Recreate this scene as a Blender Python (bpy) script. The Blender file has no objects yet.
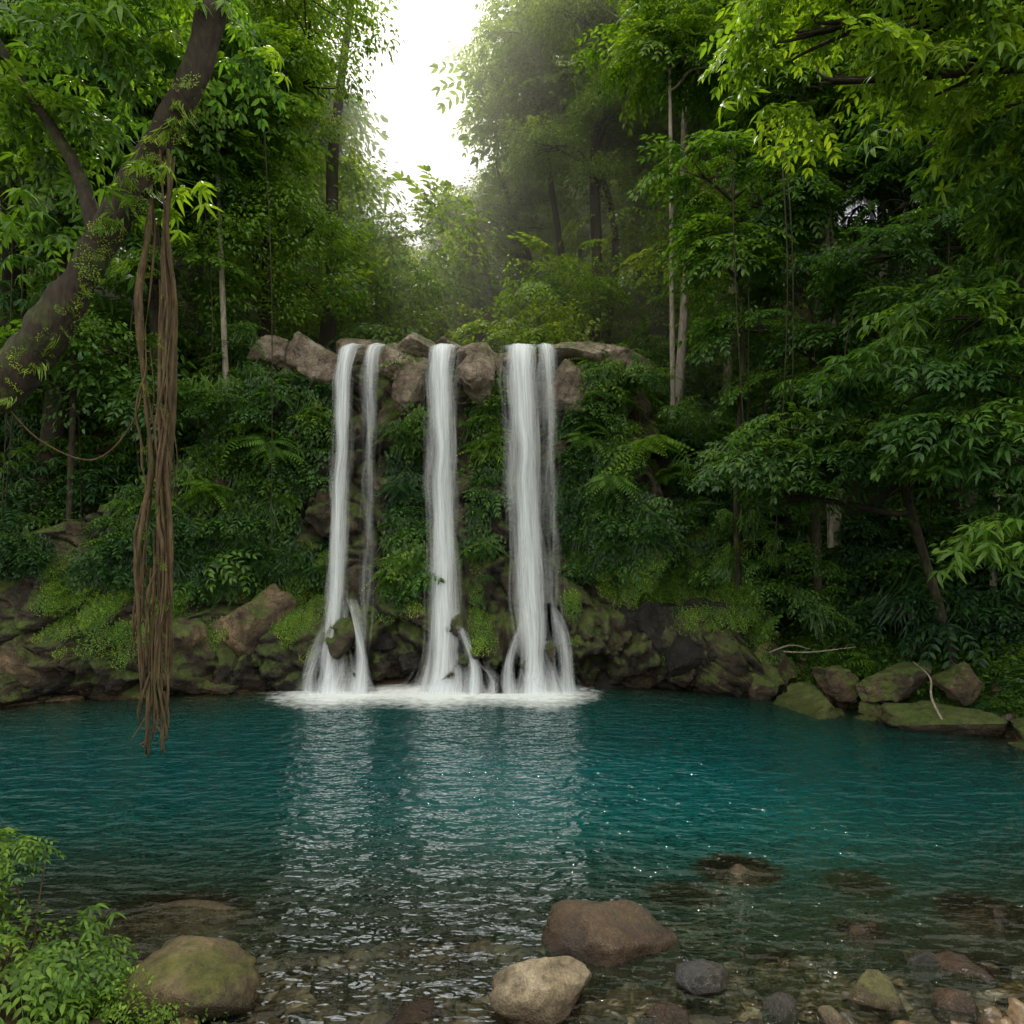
import bpy, math, random
import numpy as np
from mathutils import Vector
random.seed(7); rng=np.random.default_rng(7)
S=bpy.context.scene
# ---------------------------------------------------------------- noise
def _h(ix,iy,iz,s):
    n=(ix.astype(np.int64)*374761393+iy.astype(np.int64)*668265263+iz.astype(np.int64)*2147483647%4294967291+iz.astype(np.int64)*1274126177+s*974634777)&0xffffffff
    n=((n^(n>>13))*1274126177)&0xffffffff
    n=((n^(n>>16))*2246822519)&0xffffffff
    n=n^(n>>15)
    return (n&0xffffff)/float(0xffffff)
def vnoise(x,y,z,s=0):
    x,y,z=np.broadcast_arrays(np.asarray(x,float),np.asarray(y,float),np.asarray(z,float))
    ix,iy,iz=np.floor(x),np.floor(y),np.floor(z)
    fx,fy,fz=x-ix,y-iy,z-iz
    fx=fx*fx*(3-2*fx);fy=fy*fy*(3-2*fy);fz=fz*fz*(3-2*fz)
    r=0
    for a in(0,1):
        for b in(0,1):
            for c in(0,1):
                r=r+_h(ix+a,iy+b,iz+c,s)*(fx if a else 1-fx)*(fy if b else 1-fy)*(fz if c else 1-fz)
    return r*2-1
def fbm(x,y,z,o=4,s=0):
    r=0;a=1;f=1
    for i in range(o):
        r=r+a*vnoise(x*f,y*f,z*f,s+i*17);a*=.5;f*=2.03
    return r
def voro(x,y,z,s=0):
    ix,iy,iz=np.floor(x),np.floor(y),np.floor(z)
    f1=np.full(x.shape,9.);f2=np.full(x.shape,9.);cid=np.zeros(x.shape)
    for a in(-1,0,1):
        for b in(-1,0,1):
            for c in(-1,0,1):
                px,py,pz=ix+a,iy+b,iz+c
                d=np.sqrt((px+_h(px,py,pz,s)-x)**2+(py+_h(px,py,pz,s+1)-y)**2+(pz+_h(px,py,pz,s+2)-z)**2)
                h=_h(px,py,pz,s+3)
                cl=d<f1
                f2=np.where(cl,f1,np.minimum(f2,d));cid=np.where(cl,h,cid);f1=np.where(cl,d,f1)
    return f1,f2,cid
def sst(a,b,x):
    t=np.clip((x-a)/(b-a),0,1);return t*t*(3-2*t)
# ---------------------------------------------------------------- mesh helpers
def mk(name,v,f,mat=None,smooth=True,parent=None,uv=None,link=True,coll=None):
    me=bpy.data.meshes.new(name)
    v=np.asarray(v,float)
    me.from_pydata(v.tolist(),[],f if isinstance(f,list) else f.tolist())
    if smooth: me.polygons.foreach_set('use_smooth',[True]*len(me.polygons))
    if mat: me.materials.append(mat)
    if uv is not None:
        l=me.uv_layers.new(name='UVMap'); vi=np.zeros(len(me.loops),int); me.loops.foreach_get('vertex_index',vi)
        l.data.foreach_set('uv',np.asarray(uv)[vi].ravel())
    me.update()
    ob=bpy.data.objects.new(name,me)
    if coll is not None: coll.objects.link(ob)
    elif link: S.collection.objects.link(ob)
    if parent: ob.parent=parent
    return ob
def gridf(nu,nv):
    i=np.arange(nu-1)[:,None]*nv+np.arange(nv-1)[None,:]
    i=i.ravel()
    return np.stack([i,i+nv,i+nv+1,i+1],1)
def attr(ob,name,vals):
    a=ob.data.attributes.new(name,'FLOAT','POINT'); a.data.foreach_set('value',np.asarray(vals,float))
def catmull(P,n=8):
    P=[np.array(p,float) for p in P]
    P=[2*P[0]-P[1]]+P+[2*P[-1]-P[-2]]
    out=[]
    for i in range(1,len(P)-2):
        for k in range(n):
            t=k/n
            out.append(.5*((2*P[i])+(-P[i-1]+P[i+1])*t+(2*P[i-1]-5*P[i]+4*P[i+1]-P[i+2])*t*t+(-P[i-1]+3*P[i]-3*P[i+1]+P[i+2])*t**3))
    out.append(P[-2]);return np.array(out)
def tube(P,R,sides=10,n=6,rough=.12,seed=0,V=None,F=None):
    """append a tapered, slightly lumpy tube to V,F"""
    C=catmull(P,n);r=np.interp(np.linspace(0,1,len(C)),np.linspace(0,1,len(R)),R)
    T=np.gradient(C,axis=0);T/=np.linalg.norm(T,axis=1)[:,None]+1e-9
    up=np.array([0.3,1,.1]);base=sum(len(a) for a in V)
    ring=[]
    for i in range(len(C)):
        a=np.cross(T[i],up);
        if np.linalg.norm(a)<1e-3:a=np.array([1,0,0.])
        a/=np.linalg.norm(a);b=np.cross(T[i],a);up=np.cross(a,T[i])
        th=np.arange(sides)/sides*2*math.pi
        q=np.cos(th)[:,None]*a+np.sin(th)[:,None]*b
        ring.append(C[i]+q*r[i])
    ring=np.array(ring)
    fl=ring.reshape(-1,3);cc=np.repeat(C,sides,0);rr=np.repeat(r,sides)
    nz=fbm(fl[:,0]*2.5,fl[:,1]*2.5,fl[:,2]*1.2,3,seed)+.4*vnoise(fl[:,0]*12,fl[:,1]*12,fl[:,2]*5,seed)
    fl=cc+(fl-cc)*(1+rough*nz)[:,None]
    m=len(C)
    for i in range(m-1):
        for k in range(sides):
            a=base+i*sides+k;b=base+i*sides+(k+1)%sides
            F.append((a,b,b+sides,a+sides))
    V.append(fl)
# ---------------------------------------------------------------- materials
def newmat(name):
    m=bpy.data.materials.new(name);m.use_nodes=True;nt=m.node_tree;nt.nodes.clear()
    return m,nt
class NB:
    def __init__(s,nt): s.nt=nt
    def n(s,t,**k):
        nd=s.nt.nodes.new(t)
        for a,b in k.items():
            if a.startswith('i_'):
                key=a[2:]; key=int(key) if key.isdigit() else key.replace('_',' ')
                if isinstance(b,bpy.types.NodeSocket): s.nt.links.new(b,nd.inputs[key])
                else: nd.inputs[key].default_value=b
            else: setattr(nd,a,b)
        return nd
    def math(s,op,a,b=0.,clamp=False):
        nd=s.nt.nodes.new('ShaderNodeMath');nd.operation=op;nd.use_clamp=clamp
        for i,x in enumerate((a,b)):
            if isinstance(x,bpy.types.NodeSocket): s.nt.links.new(x,nd.inputs[i])
            else: nd.inputs[i].default_value=x
        return nd.outputs[0]
    def mix(s,f,a,b,bt='MIX'):
        nd=s.nt.nodes.new('ShaderNodeMix');nd.data_type='RGBA';nd.blend_type=bt
        for i,x in ((0,f),(6,a),(7,b)):
            if isinstance(x,bpy.types.NodeSocket): s.nt.links.new(x,nd.inputs[i])
            elif i==0: nd.inputs[i].default_value=x
            else: nd.inputs[i].default_value=(*x,1) if len(x)==3 else x
        return nd.outputs[2]
    def ramp(s,f,st):
        nd=s.nt.nodes.new('ShaderNodeValToRGB');s.nt.links.new(f,nd.inputs[0])
        e=nd.color_ramp.elements
        while len(e)<len(st): e.new(.5)
        for i,(p,c) in enumerate(st):
            e[i].position=p;e[i].color=(*c,1) if not isinstance(c,(int,float)) else (c,c,c,1)
        return nd.outputs[0]
    def out(s,sh): 
        o=s.nt.nodes.new('ShaderNodeOutputMaterial');s.nt.links.new(sh,o.inputs[0]);return o
    def noise(s,co,sc,det=4,rough=.55,out=0):
        return s.n('ShaderNodeTexNoise',i_Vector=co,i_Scale=sc,i_Detail=float(det),i_Roughness=rough).outputs[out]

def rock_mat(name,A,B,C,moss=.5,wet=.0,mossc=((.03,.06,.011),(.12,.18,.02)),zwet=.25,crack=.6,fine=1.):
    m,nt=newmat(name);b=NB(nt)
    g=b.n('ShaderNodeNewGeometry');pos=g.outputs['Position'];sp=b.n('ShaderNodeSeparateXYZ',i_0=pos)
    sn=b.n('ShaderNodeSeparateXYZ',i_0=g.outputs['Normal'])
    n1=b.noise(pos,1.3*fine,6);n2=b.noise(pos,7*fine,6,.7);n3=b.noise(pos,34*fine,3,.65)
    col=b.ramp(n1,[(.35,A),(.5,B),(.64,C)])
    col=b.mix(.85,col,b.ramp(n2,[(.3,.3),(.5,.95),(.7,1.5)]),'MULTIPLY')
    col=b.mix(.6,col,b.ramp(n3,[(.35,.5),(.65,1.35)]),'MULTIPLY')
    mp=b.n('ShaderNodeMapping',i_Vector=pos);mp.inputs['Scale'].default_value=(1,1,2.2);mp.inputs['Rotation'].default_value=(.2,.35,0)
    wv=b.n('ShaderNodeVectorMath',operation='ADD');nt.links.new(mp.outputs[0],wv.inputs[0])
    nn=b.n('ShaderNodeTexNoise',i_Vector=pos,i_Scale=3.,i_Detail=3.);nt.links.new(nn.outputs[1],wv.inputs[1])
    vo=b.n('ShaderNodeTexVoronoi',feature='DISTANCE_TO_EDGE',i_Vector=wv.outputs[0],i_Scale=1.9).outputs[0]
    cr=b.ramp(vo,[(.0,.25),(.035,1.)])
    col=b.mix(crack,col,cr,'MULTIPLY')
    w=b.math('SUBTRACT',sp.outputs[2],b.math('MULTIPLY',n1,.5))
    w=b.math('SUBTRACT',1.,b.math('DIVIDE',b.math('ADD',w,.2),zwet),True)
    w=b.math('MAXIMUM',w,wet)
    col=b.mix(w,col,b.mix(1.,col,(.30,.26,.23),'MULTIPLY'))
    mm=b.math('ADD',b.math('MULTIPLY',sn.outputs[2],.5),b.math('MULTIPLY',b.math('SUBTRACT',b.noise(pos,2.1,6,.7),.5),2.6))
    mm=b.math('ADD',mm,moss-.75)
    mf=b.ramp(mm,[(.0,0.),(.3,1.)])
    mc=b.ramp(n2,[(.3,mossc[0]),(.7,mossc[1])])
    mf=b.math('MULTIPLY',mf,b.math('SUBTRACT',1.,b.math('MULTIPLY',w,.35)))
    mf=b.math('MULTIPLY',mf,b.ramp(n3,[(.35,.55),(.6,1.)]))
    col=b.mix(mf,col,mc)
    ro=b.math('SUBTRACT',.8,b.math('MULTIPLY',w,.58))
    ro=b.math('MAXIMUM',ro,b.math('MULTIPLY',mf,.9))
    hh=b.math('ADD',b.math('MULTIPLY',n2,.7),b.math('ADD',b.math('MULTIPLY',n3,.45),b.math('MULTIPLY',cr,.3*crack)))
    bp=b.n('ShaderNodeBump',i_Strength=.9,i_Distance=.11/fine,i_Height=hh)
    p=b.n('ShaderNodeBsdfPrincipled',i_Base_Color=col,i_Roughness=ro,i_Normal=bp.outputs[0])
    b.out(p.outputs[0]);return m
M_cliff=rock_mat('cliff_rock',(.022,.018,.014),(.065,.05,.034),(.15,.115,.075),moss=.70,zwet=3.)
M_lip=rock_mat('lip_rock',(.13,.10,.07),(.27,.215,.165),(.40,.33,.27),moss=.50,zwet=.2)
M_dark=rock_mat('wet_dark_rock',(.010,.009,.008),(.024,.020,.018),(.05,.042,.034),moss=.18,wet=.6,zwet=2)
M_left=rock_mat('brown_bank_rock',(.035,.025,.016),(.11,.078,.046),(.24,.17,.10),moss=.58,zwet=.6)
M_bank=rock_mat('mossy_bank_rock',(.045,.036,.024),(.12,.09,.058),(.24,.175,.11),moss=.82,zwet=.2)
M_brown=rock_mat('brown_boulder_rock',(.045,.030,.018),(.12,.075,.04),(.20,.14,.08),moss=.12,wet=.35,crack=.0,fine=1.9,mossc=((.04,.045,.015),(.12,.12,.03)))
M_tan=rock_mat('tan_boulder_rock',(.14,.11,.07),(.26,.21,.135),(.36,.30,.21),moss=.28,zwet=.12,crack=0,fine=2.,mossc=((.05,.055,.02),(.15,.15,.05)))
M_grey=rock_mat('grey_boulder_rock',(.04,.042,.045),(.09,.092,.095),(.16,.16,.16),moss=.0,crack=0,fine=2.4)
M_mossy=rock_mat('mossy_boulder_rock',(.07,.055,.03),(.15,.115,.06),(.24,.18,.10),moss=.58,mossc=((.04,.05,.012),(.15,.15,.03)),crack=0,fine=1.9)

def leaf_mat(name,mult=1.2,trans=.44):
    m,nt=newmat(name);b=NB(nt)
    t=b.n('ShaderNodeAttribute',attribute_type='INSTANCER',attribute_name='tint').outputs[2]
    oi=b.n('ShaderNodeObjectInfo').outputs['Random']
    lv=b.n('ShaderNodeAttribute',attribute_type='GEOMETRY',attribute_name='lv').outputs[2]
    f=b.math('ADD',t,b.math('MULTIPLY',b.math('SUBTRACT',b.math('ADD',oi,lv),1.),.18),True)
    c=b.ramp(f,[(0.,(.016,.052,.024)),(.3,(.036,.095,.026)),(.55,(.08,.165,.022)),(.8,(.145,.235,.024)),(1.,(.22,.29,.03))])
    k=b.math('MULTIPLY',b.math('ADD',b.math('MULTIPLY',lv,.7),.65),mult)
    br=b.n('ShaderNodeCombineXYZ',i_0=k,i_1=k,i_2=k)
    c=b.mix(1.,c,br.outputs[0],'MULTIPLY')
    p=b.n('ShaderNodeBsdfPrincipled',i_Base_Color=c,i_Roughness=.45)
    ct=b.mix(1.,c,(2.1,2.0,.6),'MULTIPLY')
    tr=b.n('ShaderNodeBsdfTranslucent',i_Color=ct)
    mx=b.n('ShaderNodeMixShader',i_0=trans);nt.links.new(p.outputs[0],mx.inputs[1]);nt.links.new(tr.outputs[0],mx.inputs[2])
    b.out(mx.outputs[0]);return m
M_leaf=leaf_mat('leaf_green')
def bark_mat(name,A,B,moss=.3):
    m,nt=newmat(name);b=NB(nt)
    g=b.n('ShaderNodeNewGeometry');pos=g.outputs['Position']
    mp=b.n('ShaderNodeMapping',i_Vector=pos);mp.inputs['Scale'].default_value=(1,1,.25)
    n1=b.noise(mp.outputs[0],22,5,.6);n2=b.noise(pos,3,5,.6)
    c=b.ramp(n1,[(.3,A),(.7,B)])
    mf=b.ramp(b.math('ADD',n2,moss-.5),[(.45,0.),(.6,1.)])
    c=b.mix(mf,c,b.ramp(n1,[(.3,(.02,.035,.01)),(.7,(.08,.10,.02))]))
    bp=b.n('ShaderNodeBump',i_Strength=.9,i_Distance=.05,i_Height=n1)
    p=b.n('ShaderNodeBsdfPrincipled',i_Base_Color=c,i_Roughness=.9,i_Normal=bp.outputs[0]);b.out(p.outputs[0]);return m
M_bark=bark_mat('dark_bark',(.012,.009,.006),(.05,.036,.024),.42)
M_pale=bark_mat('pale_bark',(.15,.13,.10),(.40,.36,.30),.1)
M_vine=bark_mat('vine_bark',(.03,.021,.010),(.14,.095,.045),.36)
# ---------------------------------------------------------------- terrain
poly=np.array([(-13,10.5),(-11,12.3),(-9.6,13),(-7,13.9),(-4.5,14.8),(1.5,15),(3.6,14.6),(5.1,14.1),(6.2,12.7),(8,10.8),(10,9),(10.5,6.5),(7,4.7),(4,4.05),(1.5,3.85),(0,3.8),(-1.5,4.1),(-3,4.5),(-5,4.3),(-8,4.4),(-12,6.5)],float)
def sdf(x,y):
    x=np.asarray(x,float);y=np.asarray(y,float)
    d=np.full(x.shape,1e9);ins=np.zeros(x.shape,bool)
    n=len(poly)
    for i in range(n):
        ax,ay=poly[i];bx,by=poly[(i+1)%n]
        ex,ey=bx-ax,by-ay;wx,wy=x-ax,y-ay
        t=np.clip((wx*ex+wy*ey)/(ex*ex+ey*ey),0,1)
        d=np.minimum(d,np.hypot(wx-t*ex,wy-t*ey))
        c=((ay>y)!=(by>y))&(x<(bx-ax)*(y-ay)/(by-ay+1e-12)+ax)
        ins^=c
    return np.where(ins,-d,d)
def H(x,y):
    x=np.asarray(x,float);y=np.asarray(y,float)
    s=sdf(x,y)+.35*fbm(x*.5,y*.5,0,3,5)
    near=1-sst(5.2,9,y)
    sl=near*.27+(1-near)*1.1
    zi=-2.6*(1-np.exp(-sl*np.maximum(-s,0)/2.6))
    zn=np.interp(s,[0,6,40,400],[0,.6,3,20])
    zs=np.interp(s,[0,.8,1.8,3,6,12,30,60,400],[0,.15,2.6,4.6,8,11.5,20,27,40])
    zr=np.interp(s,[0,.6,2.2,4,7,12,30,60,400],[0,.35,1.2,3.0,7,12,22,29,40])
    zv=np.interp(s,[0,.8,1.7,2.7,7,60,400],[0,.1,4,7.4,7.7,12,34])
    rt=sst(4.5,6.5,x);zs=zs*(1-rt)+zr*rt
    wv=4.2+np.maximum(y-16,0)*.12
    V=np.exp(-((x+1.6)/wv)**4)*sst(13,14.5,y)
    zb=zs*(1-V)+zv*V
    zo=zn*near+zb*(1-near)
    z=np.where(s<0,zi,zo)
    z=z+.10*fbm(x*1.7,y*1.7,0,4,9)*np.where(s>.3,1,.35)
    return z
def ax(segs):
    return np.unique(np.concatenate([np.arange(a,b,st) for a,b,st in segs]))
gx=ax([(-400,-60,20),(-60,-20,1.5),(-20,-12,.5),(-12,11,.13),(11,20,.5),(20,60,1.5),(60,401,20)])
gy=ax([(-400,-20,20),(-20,2,1),(2,18,.13),(18,30,.5),(30,80,1.5),(80,401,20)])
X,Y=np.meshgrid(gx,gy,indexing='ij');Z=H(X.ravel(),Y.ravel())
m,nt=newmat('forest_soil');b=NB(nt)
pos=b.n('ShaderNodeNewGeometry').outputs['Position'];z=b.n('ShaderNodeSeparateXYZ',i_0=pos).outputs[2]
n1=b.noise(pos,2,6);n2=b.noise(pos,14,5,.7)
c=b.ramp(n2,[(.3,(.012,.009,.006)),(.5,(.04,.03,.02)),(.7,(.10,.075,.05))])
c2=b.ramp(n2,[(.3,(.04,.028,.016)),(.5,(.11,.075,.04)),(.7,(.20,.145,.085))])
f=b.ramp(z,[(0,1.),(.4,0.)]);c=b.mix(f,c,c2)
mo=b.ramp(n1,[(.5,0.),(.62,1.)]);mo=b.math('MULTIPLY',mo,b.math('SUBTRACT',1.,f));c=b.mix(mo,c,(.025,.045,.012))
bp=b.n('ShaderNodeBump',i_Strength=.9,i_Distance=.08,i_Height=n2)
p=b.n('ShaderNodeBsdfPrincipled',i_Base_Color=c,i_Roughness=.85,i_Normal=bp.outputs[0]);b.out(p.outputs[0]);M_soil=m
mk('ground',np.stack([X.ravel(),Y.ravel(),Z],1),gridf(len(gx),len(gy)),M_soil)
# ---------------------------------------------------------------- cliff
shx=[-12,-11,-9.6,-7,-4.5,1.5,3.6,5.1,6.2];shy=[11.4,12.3,13,13.9,14.8,15,14.6,14.1,12.7]
def top(x): return np.interp(x,[-11.5,-8,-6,-4.8,-4.2,-3.4,-2.2,1.2,2,3,4.2,5.6],[2.6,4.4,6.6,8.1,8.0,7.55,7.5,7.5,7.9,7.6,4.2,.9])
def cliffy(x,z):
    base=np.interp(x,shx,shy)
    w=x+.45*fbm(x*.8,z*.8,3,3,40);q=z+.4*fbm(x*.8,z*.8,9,3,41)
    f1,f2,c=voro(w*.6,q*.5,np.zeros_like(x)+.5,50)
    g1,g2,c2=voro(w*1.7,q*1.5,np.zeros_like(x)+.5,60)
    k1,k2,c3=voro(w*4.4,q*4.8,np.zeros_like(x)+.5,70)
    y=base+.38+.13*z-1.0*(c-.5)-.42*(c2-.5)-.14*(c3-.5)-.12*fbm(x*2.5,z*2.5,1,5,44)
    y+=.22*(1-sst(0,.16,f2-f1))+.10*(1-sst(0,.18,g2-g1))
    y-=.65*(1-sst(.7,2.4,z))*sst(-.5,.3,z)
    t=top(x);y+=2.2*sst(.88,1.06,z/t)**2
    infall=np.exp(-((x+3.5)/.75)**4)+np.exp(-((x+1.5)/.6)**4)+np.exp(-((x-.4)/.85)**4)
    y=y+np.clip(infall,0,1)*np.maximum(0,15.35+.02*z-y)*sst(1.2,2.2,z)
    return y
cx=np.arange(-11.4,5.5,.045);cv=np.linspace(0,1,190)
CX,CV=np.meshgrid(cx,cv,indexing='ij')
CZ=-1+(top(CX)*1.0+1+.25*fbm(CX*.9,CX*0,0,3,77))*CV
CY=cliffy(CX.ravel(),CZ.ravel())
mk('cliff',np.stack([CX.ravel(),CY,CZ.ravel()],1),gridf(len(cx),len(cv))[:,::-1],M_cliff)
# ---------------------------------------------------------------- boulders
def boulder(name,c,r,mat,seed,sub=4,planes=12,rotz=0,rough=.10,lo=.48,hi=.8):
    import bmesh
    bm=bmesh.new();bmesh.ops.create_icosphere(bm,subdivisions=sub,radius=1)
    v=np.array([x.co[:] for x in bm.verts]);f=[[q.index for q in p.verts] for p in bm.faces];bm.free()
    g=np.random.default_rng(seed)
    for k in range(planes):
        n=g.normal(size=3);n/=np.linalg.norm(n);o=g.uniform(lo,hi)
        d=v@n-o;v=v-np.outer(np.maximum(d,0)*.93,n)
    nz=fbm(v[:,0]*1.5+seed,v[:,1]*1.5,v[:,2]*1.5,3,seed)*rough+fbm(v[:,0]*5+seed,v[:,1]*5,v[:,2]*5,4,seed)*rough*.55
    v=v*(1.18+nz)[:,None]*np.array(r)
    cs,sn=math.cos(rotz),math.sin(rotz)
    v=np.stack([v[:,0]*cs-v[:,1]*sn,v[:,0]*sn+v[:,1]*cs,v[:,2]],1)+np.array(c)
    return mk(name,v,f,mat)
FG=[((.80,5.30,-.05),(.48,.36,.27)),((.20,4.55,.0),(.34,.27,.24)),((-2.15,4.55,-.02),(.42,.36,.30)),((1.30,4.75,-.03),(.20,.15,.13)),((2.45,4.60,-.03),(.18,.16,.12)),((2.75,5.35,-.15),(.26,.2,.16)),((2.1,6.35,-.30),(.46,.38,.25)),((-2.75,5.6,-.26),(.70,.40,.26)),((3.9,5.6,-.25),(.45,.4,.22)),((-.45,5.05,-.32),(.45,.3,.25)),((3.3,4.9,-.12),(.25,.2,.15)),((1.9,4.95,-.16),(.2,.16,.12)),((.55,5.0,-.25),(.3,.2,.15)),((1.5,5.9,-.5),(.4,.3,.3)),((3.1,6.1,-.42),(.35,.3,.25)),((-1.3,4.9,-.25),(.3,.2,.2)),((1.0,4.35,-.06),(.16,.13,.10)),((1.75,4.45,-.05),(.14,.11,.1)),((-.6,4.4,-.1),(.2,.15,.12)),((2.05,4.3,-.02),(.12,.12,.09)),((2.9,4.5,-.04),(.15,.12,.1)),((3.0,5.0,-.05),(.12,.1,.09))]
FM=[M_brown,M_tan,M_mossy,M_grey,M_mossy,M_brown,M_tan,M_tan,M_brown,M_brown,M_brown,M_tan,M_brown,M_tan,M_brown,M_brown,M_brown,M_grey,M_brown,M_tan,M_brown,M_grey]
FS=[3,12,5,8,9,19,21,22,23,25,26,27,28,29,30,31,32,33,34,35,36,37]
for i,(c,r) in enumerate(FG):
    boulder('boulder',c,r,FM[i],FS[i],5 if i<4 else 4,11,.2*i%1,.10,.5,.85)
for i,(x,y,zz,rx,ry,rz) in enumerate([(-4.7,16.3,7.4,.9,.8,.62),(-3.75,16.9,7.7,.9,.7,.46),(-2.35,16.5,7.68,.8,.7,.38),(-.9,16.4,7.55,.6,.7,.42),(1.5,16.5,7.6,.85,.8,.42),(2.5,16.5,7.45,.8,.7,.5),(-5.6,16.0,7.6,.6,.6,.5),(-1.7,17.8,7.85,1.2,.8,.42),(.4,17.9,7.7,1.1,.8,.4),(-.75,15.9,6.9,.45,.45,.7),(-2.35,16.0,6.9,.5,.45,.7),(-2.9,16.1,7.3,.4,.5,.45),(1.5,16.05,6.7,.6,.5,.7)]):
    boulder('boulder',(x,y,zz),(rx,ry,rz),M_lip,100+i,5,13,i*.7,.14,.46,.8)
for i in range(50):
    x=rng.uniform(-5.2,4.6);y0=np.interp(x,shx,shy)
    s=rng.uniform(.18,.55);zz=rng.uniform(-.2,1.3)
    boulder('boulder',(x,y0+.15+.25*zz+rng.uniform(-.1,.15),zz),(s*1.1,s*.8,s*rng.uniform(.4,.75)),M_dark,200+i,4,15,rng.uniform(0,3),.15,.36,.72)
for i,(x,y,zz,rx,ry,rz) in enumerate([(-5.7,14.6,1.2,1.0,.7,.95),(-7.1,14.4,1.0,1.0,.7,.9),(-9.7,13.4,.8,1.1,.8,.8),(-5.4,14.6,.15,.8,.5,.4),(-7.9,13.8,.05,.9,.5,.4),(-6.3,14.3,.1,.5,.4,.3)]):
    boulder('boulder',(x,y,zz),(rx,ry,rz),M_left,340+i,5,16,rng.uniform(-.3,.3),.16,.36,.7)
RB=[(4.0,14.5,.8,1.1,.7,1.0),(3.0,14.9,1.1,.8,.6,.8),(5.6,13.0,-.08,.95,.6,.42),(6.6,12.1,.0,.5,.45,.3),(6.1,12.9,.5,.5,.4,.32),(7.2,11.4,.05,.95,.6,.42),(8.3,10.6,.10,.8,.6,.42),(6.9,12.4,.55,.65,.5,.42),(7.7,11.8,.65,.5,.5,.34),(5.0,13.9,.15,.6,.4,.4),(8.7,10.0,-.08,.7,.5,.3),(5.9,12.4,-.08,.25,.25,.16),(6.75,11.5,-.08,.3,.25,.18),(7.9,10.3,-.08,.35,.3,.2),(6.2,12.0,-.06,.22,.2,.15),(5.3,14.2,.6,.8,.6,.6),(8.9,11.2,.8,.5,.4,.35)]
for i,(x,y,zz,rx,ry,rz) in enumerate(RB):
    boulder('boulder',(x,y,zz),(rx,ry,rz),(M_dark if i<2 else (M_left if i%4==0 else M_bank)),400+i,5,15,i*.5,.16,.40,.8)
# ---------------------------------------------------------------- prototypes for scattering
def unit(v): return v/(np.linalg.norm(v)+1e-9)
class LB:
    def __init__(s): s.V=[];s.F=[];s.L=[];s.n=0
    def leaf(s,p,d,n,L,W,droop=.25,lv=.5):
        p=np.array(p,float);d=unit(np.array(d,float));n=np.array(n,float);n=unit(n-d*np.dot(n,d));w=np.cross(n,d)
        def at(t,k): 
            return p+d*L*t-n*droop*L*t*t+w*W*k+n*W*.22*abs(k)
        pts=[at(0,0),at(.3,.45),at(.3,-.45),at(.65,.40),at(.65,-.40),at(1,0),at(.3,0),at(.65,0)]
        b=s.n
        s.F+=[(b,b+6,b+1),(b,b+2,b+6),(b+1,b+6,b+7,b+3),(b+6,b+2,b+4,b+7),(b+3,b+7,b+5),(b+7,b+4,b+5)]
        s.V+=pts;s.L+=[lv]*8;s.n+=8
    def strip(s,p,q,w):
        p=np.array(p,float);q=np.array(q,float);d=unit(q-p);a=np.cross(d,[0,0,1.]);a=unit(a)*w if np.linalg.norm(a)>.01 else np.array([w,0,0.])
        c=np.cross(d,a);c=unit(c)*w
        b=s.n;s.V+=[p-a,p+a,p+c,q-a*.5,q+a*.5,q+c*.5];s.F+=[(b,b+1,b+4,b+3),(b+1,b+2,b+5,b+4),(b+2,b,b+3,b+5)];s.L+=[.1]*6;s.n+=6
leafcol=bpy.data.collections.new('leaf_cluster_parts')
def fin(lb,name):
    o=mk(name,np.array(lb.V),lb.F,M_leaf,False,coll=leafcol);attr(o,'lv',lb.L);return o
g=np.random.default_rng(3)
def rn(a=1): return g.normal(size=3)*a
lb=LB()
for tw in range(4):
    a=(tw-1.5)*.45+g.uniform(-.1,.1);L=g.uniform(.6,.9)
    prev=np.zeros(3)
    for k in range(7):
        t=(k+1)/7;q=np.array([math.cos(a)*L*t,math.sin(a)*L*t,.08*math.sin(t*3)-.18*t*t])
        lb.strip(prev,q,.006);prev=q
        for sd in(-1,1):
            aa=a+sd*g.uniform(.6,1.1)
            lb.leaf(q,(math.cos(aa),math.sin(aa),g.uniform(-.35,.1)),np.array([0,0,1])+rn(.25),g.uniform(.13,.20),g.uniform(.06,.085),.3,g.uniform(0,1))
    lb.leaf(prev,(math.cos(a),math.sin(a),-.2),(0,0,1),.18,.07,.3,g.uniform(0,1))
fin(lb,'a_broadleaf_spray')
lb=LB()
for k in range(80):
    th=g.uniform(0,6.28);r=.5*math.sqrt(g.uniform(0,1));p=np.array([r*math.cos(th)+.2,r*math.sin(th),g.normal()*.10-.25*r*r])
    d=unit(np.array([math.cos(th)+.3,math.sin(th),-.2])+rn(.5))
    lb.leaf(p,d,np.array([0,0,1])+rn(.35),g.uniform(.08,.13),g.uniform(.04,.06),.25,g.uniform(0,1))
fin(lb,'b_small_leaf_clump')
lb=LB()
for wq in range(6):
    c=np.array([g.uniform(0,.75),g.uniform(-.35,.35),g.uniform(-.12,.12)])
    lb.strip((0,0,-.05),c,.008)
    ph=g.uniform(0,6);nl=g.integers(6,9)
    for k in range(nl):
        a=ph+k/nl*6.283+g.uniform(-.2,.2)
        lb.leaf(c,(math.cos(a),math.sin(a),g.uniform(-.35,-.0)),np.array([0,0,1])+rn(.12),g.uniform(.19,.28),g.uniform(.055,.075),.55,g.uniform(0,1))
fin(lb,'c_whorled_leaves')
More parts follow.
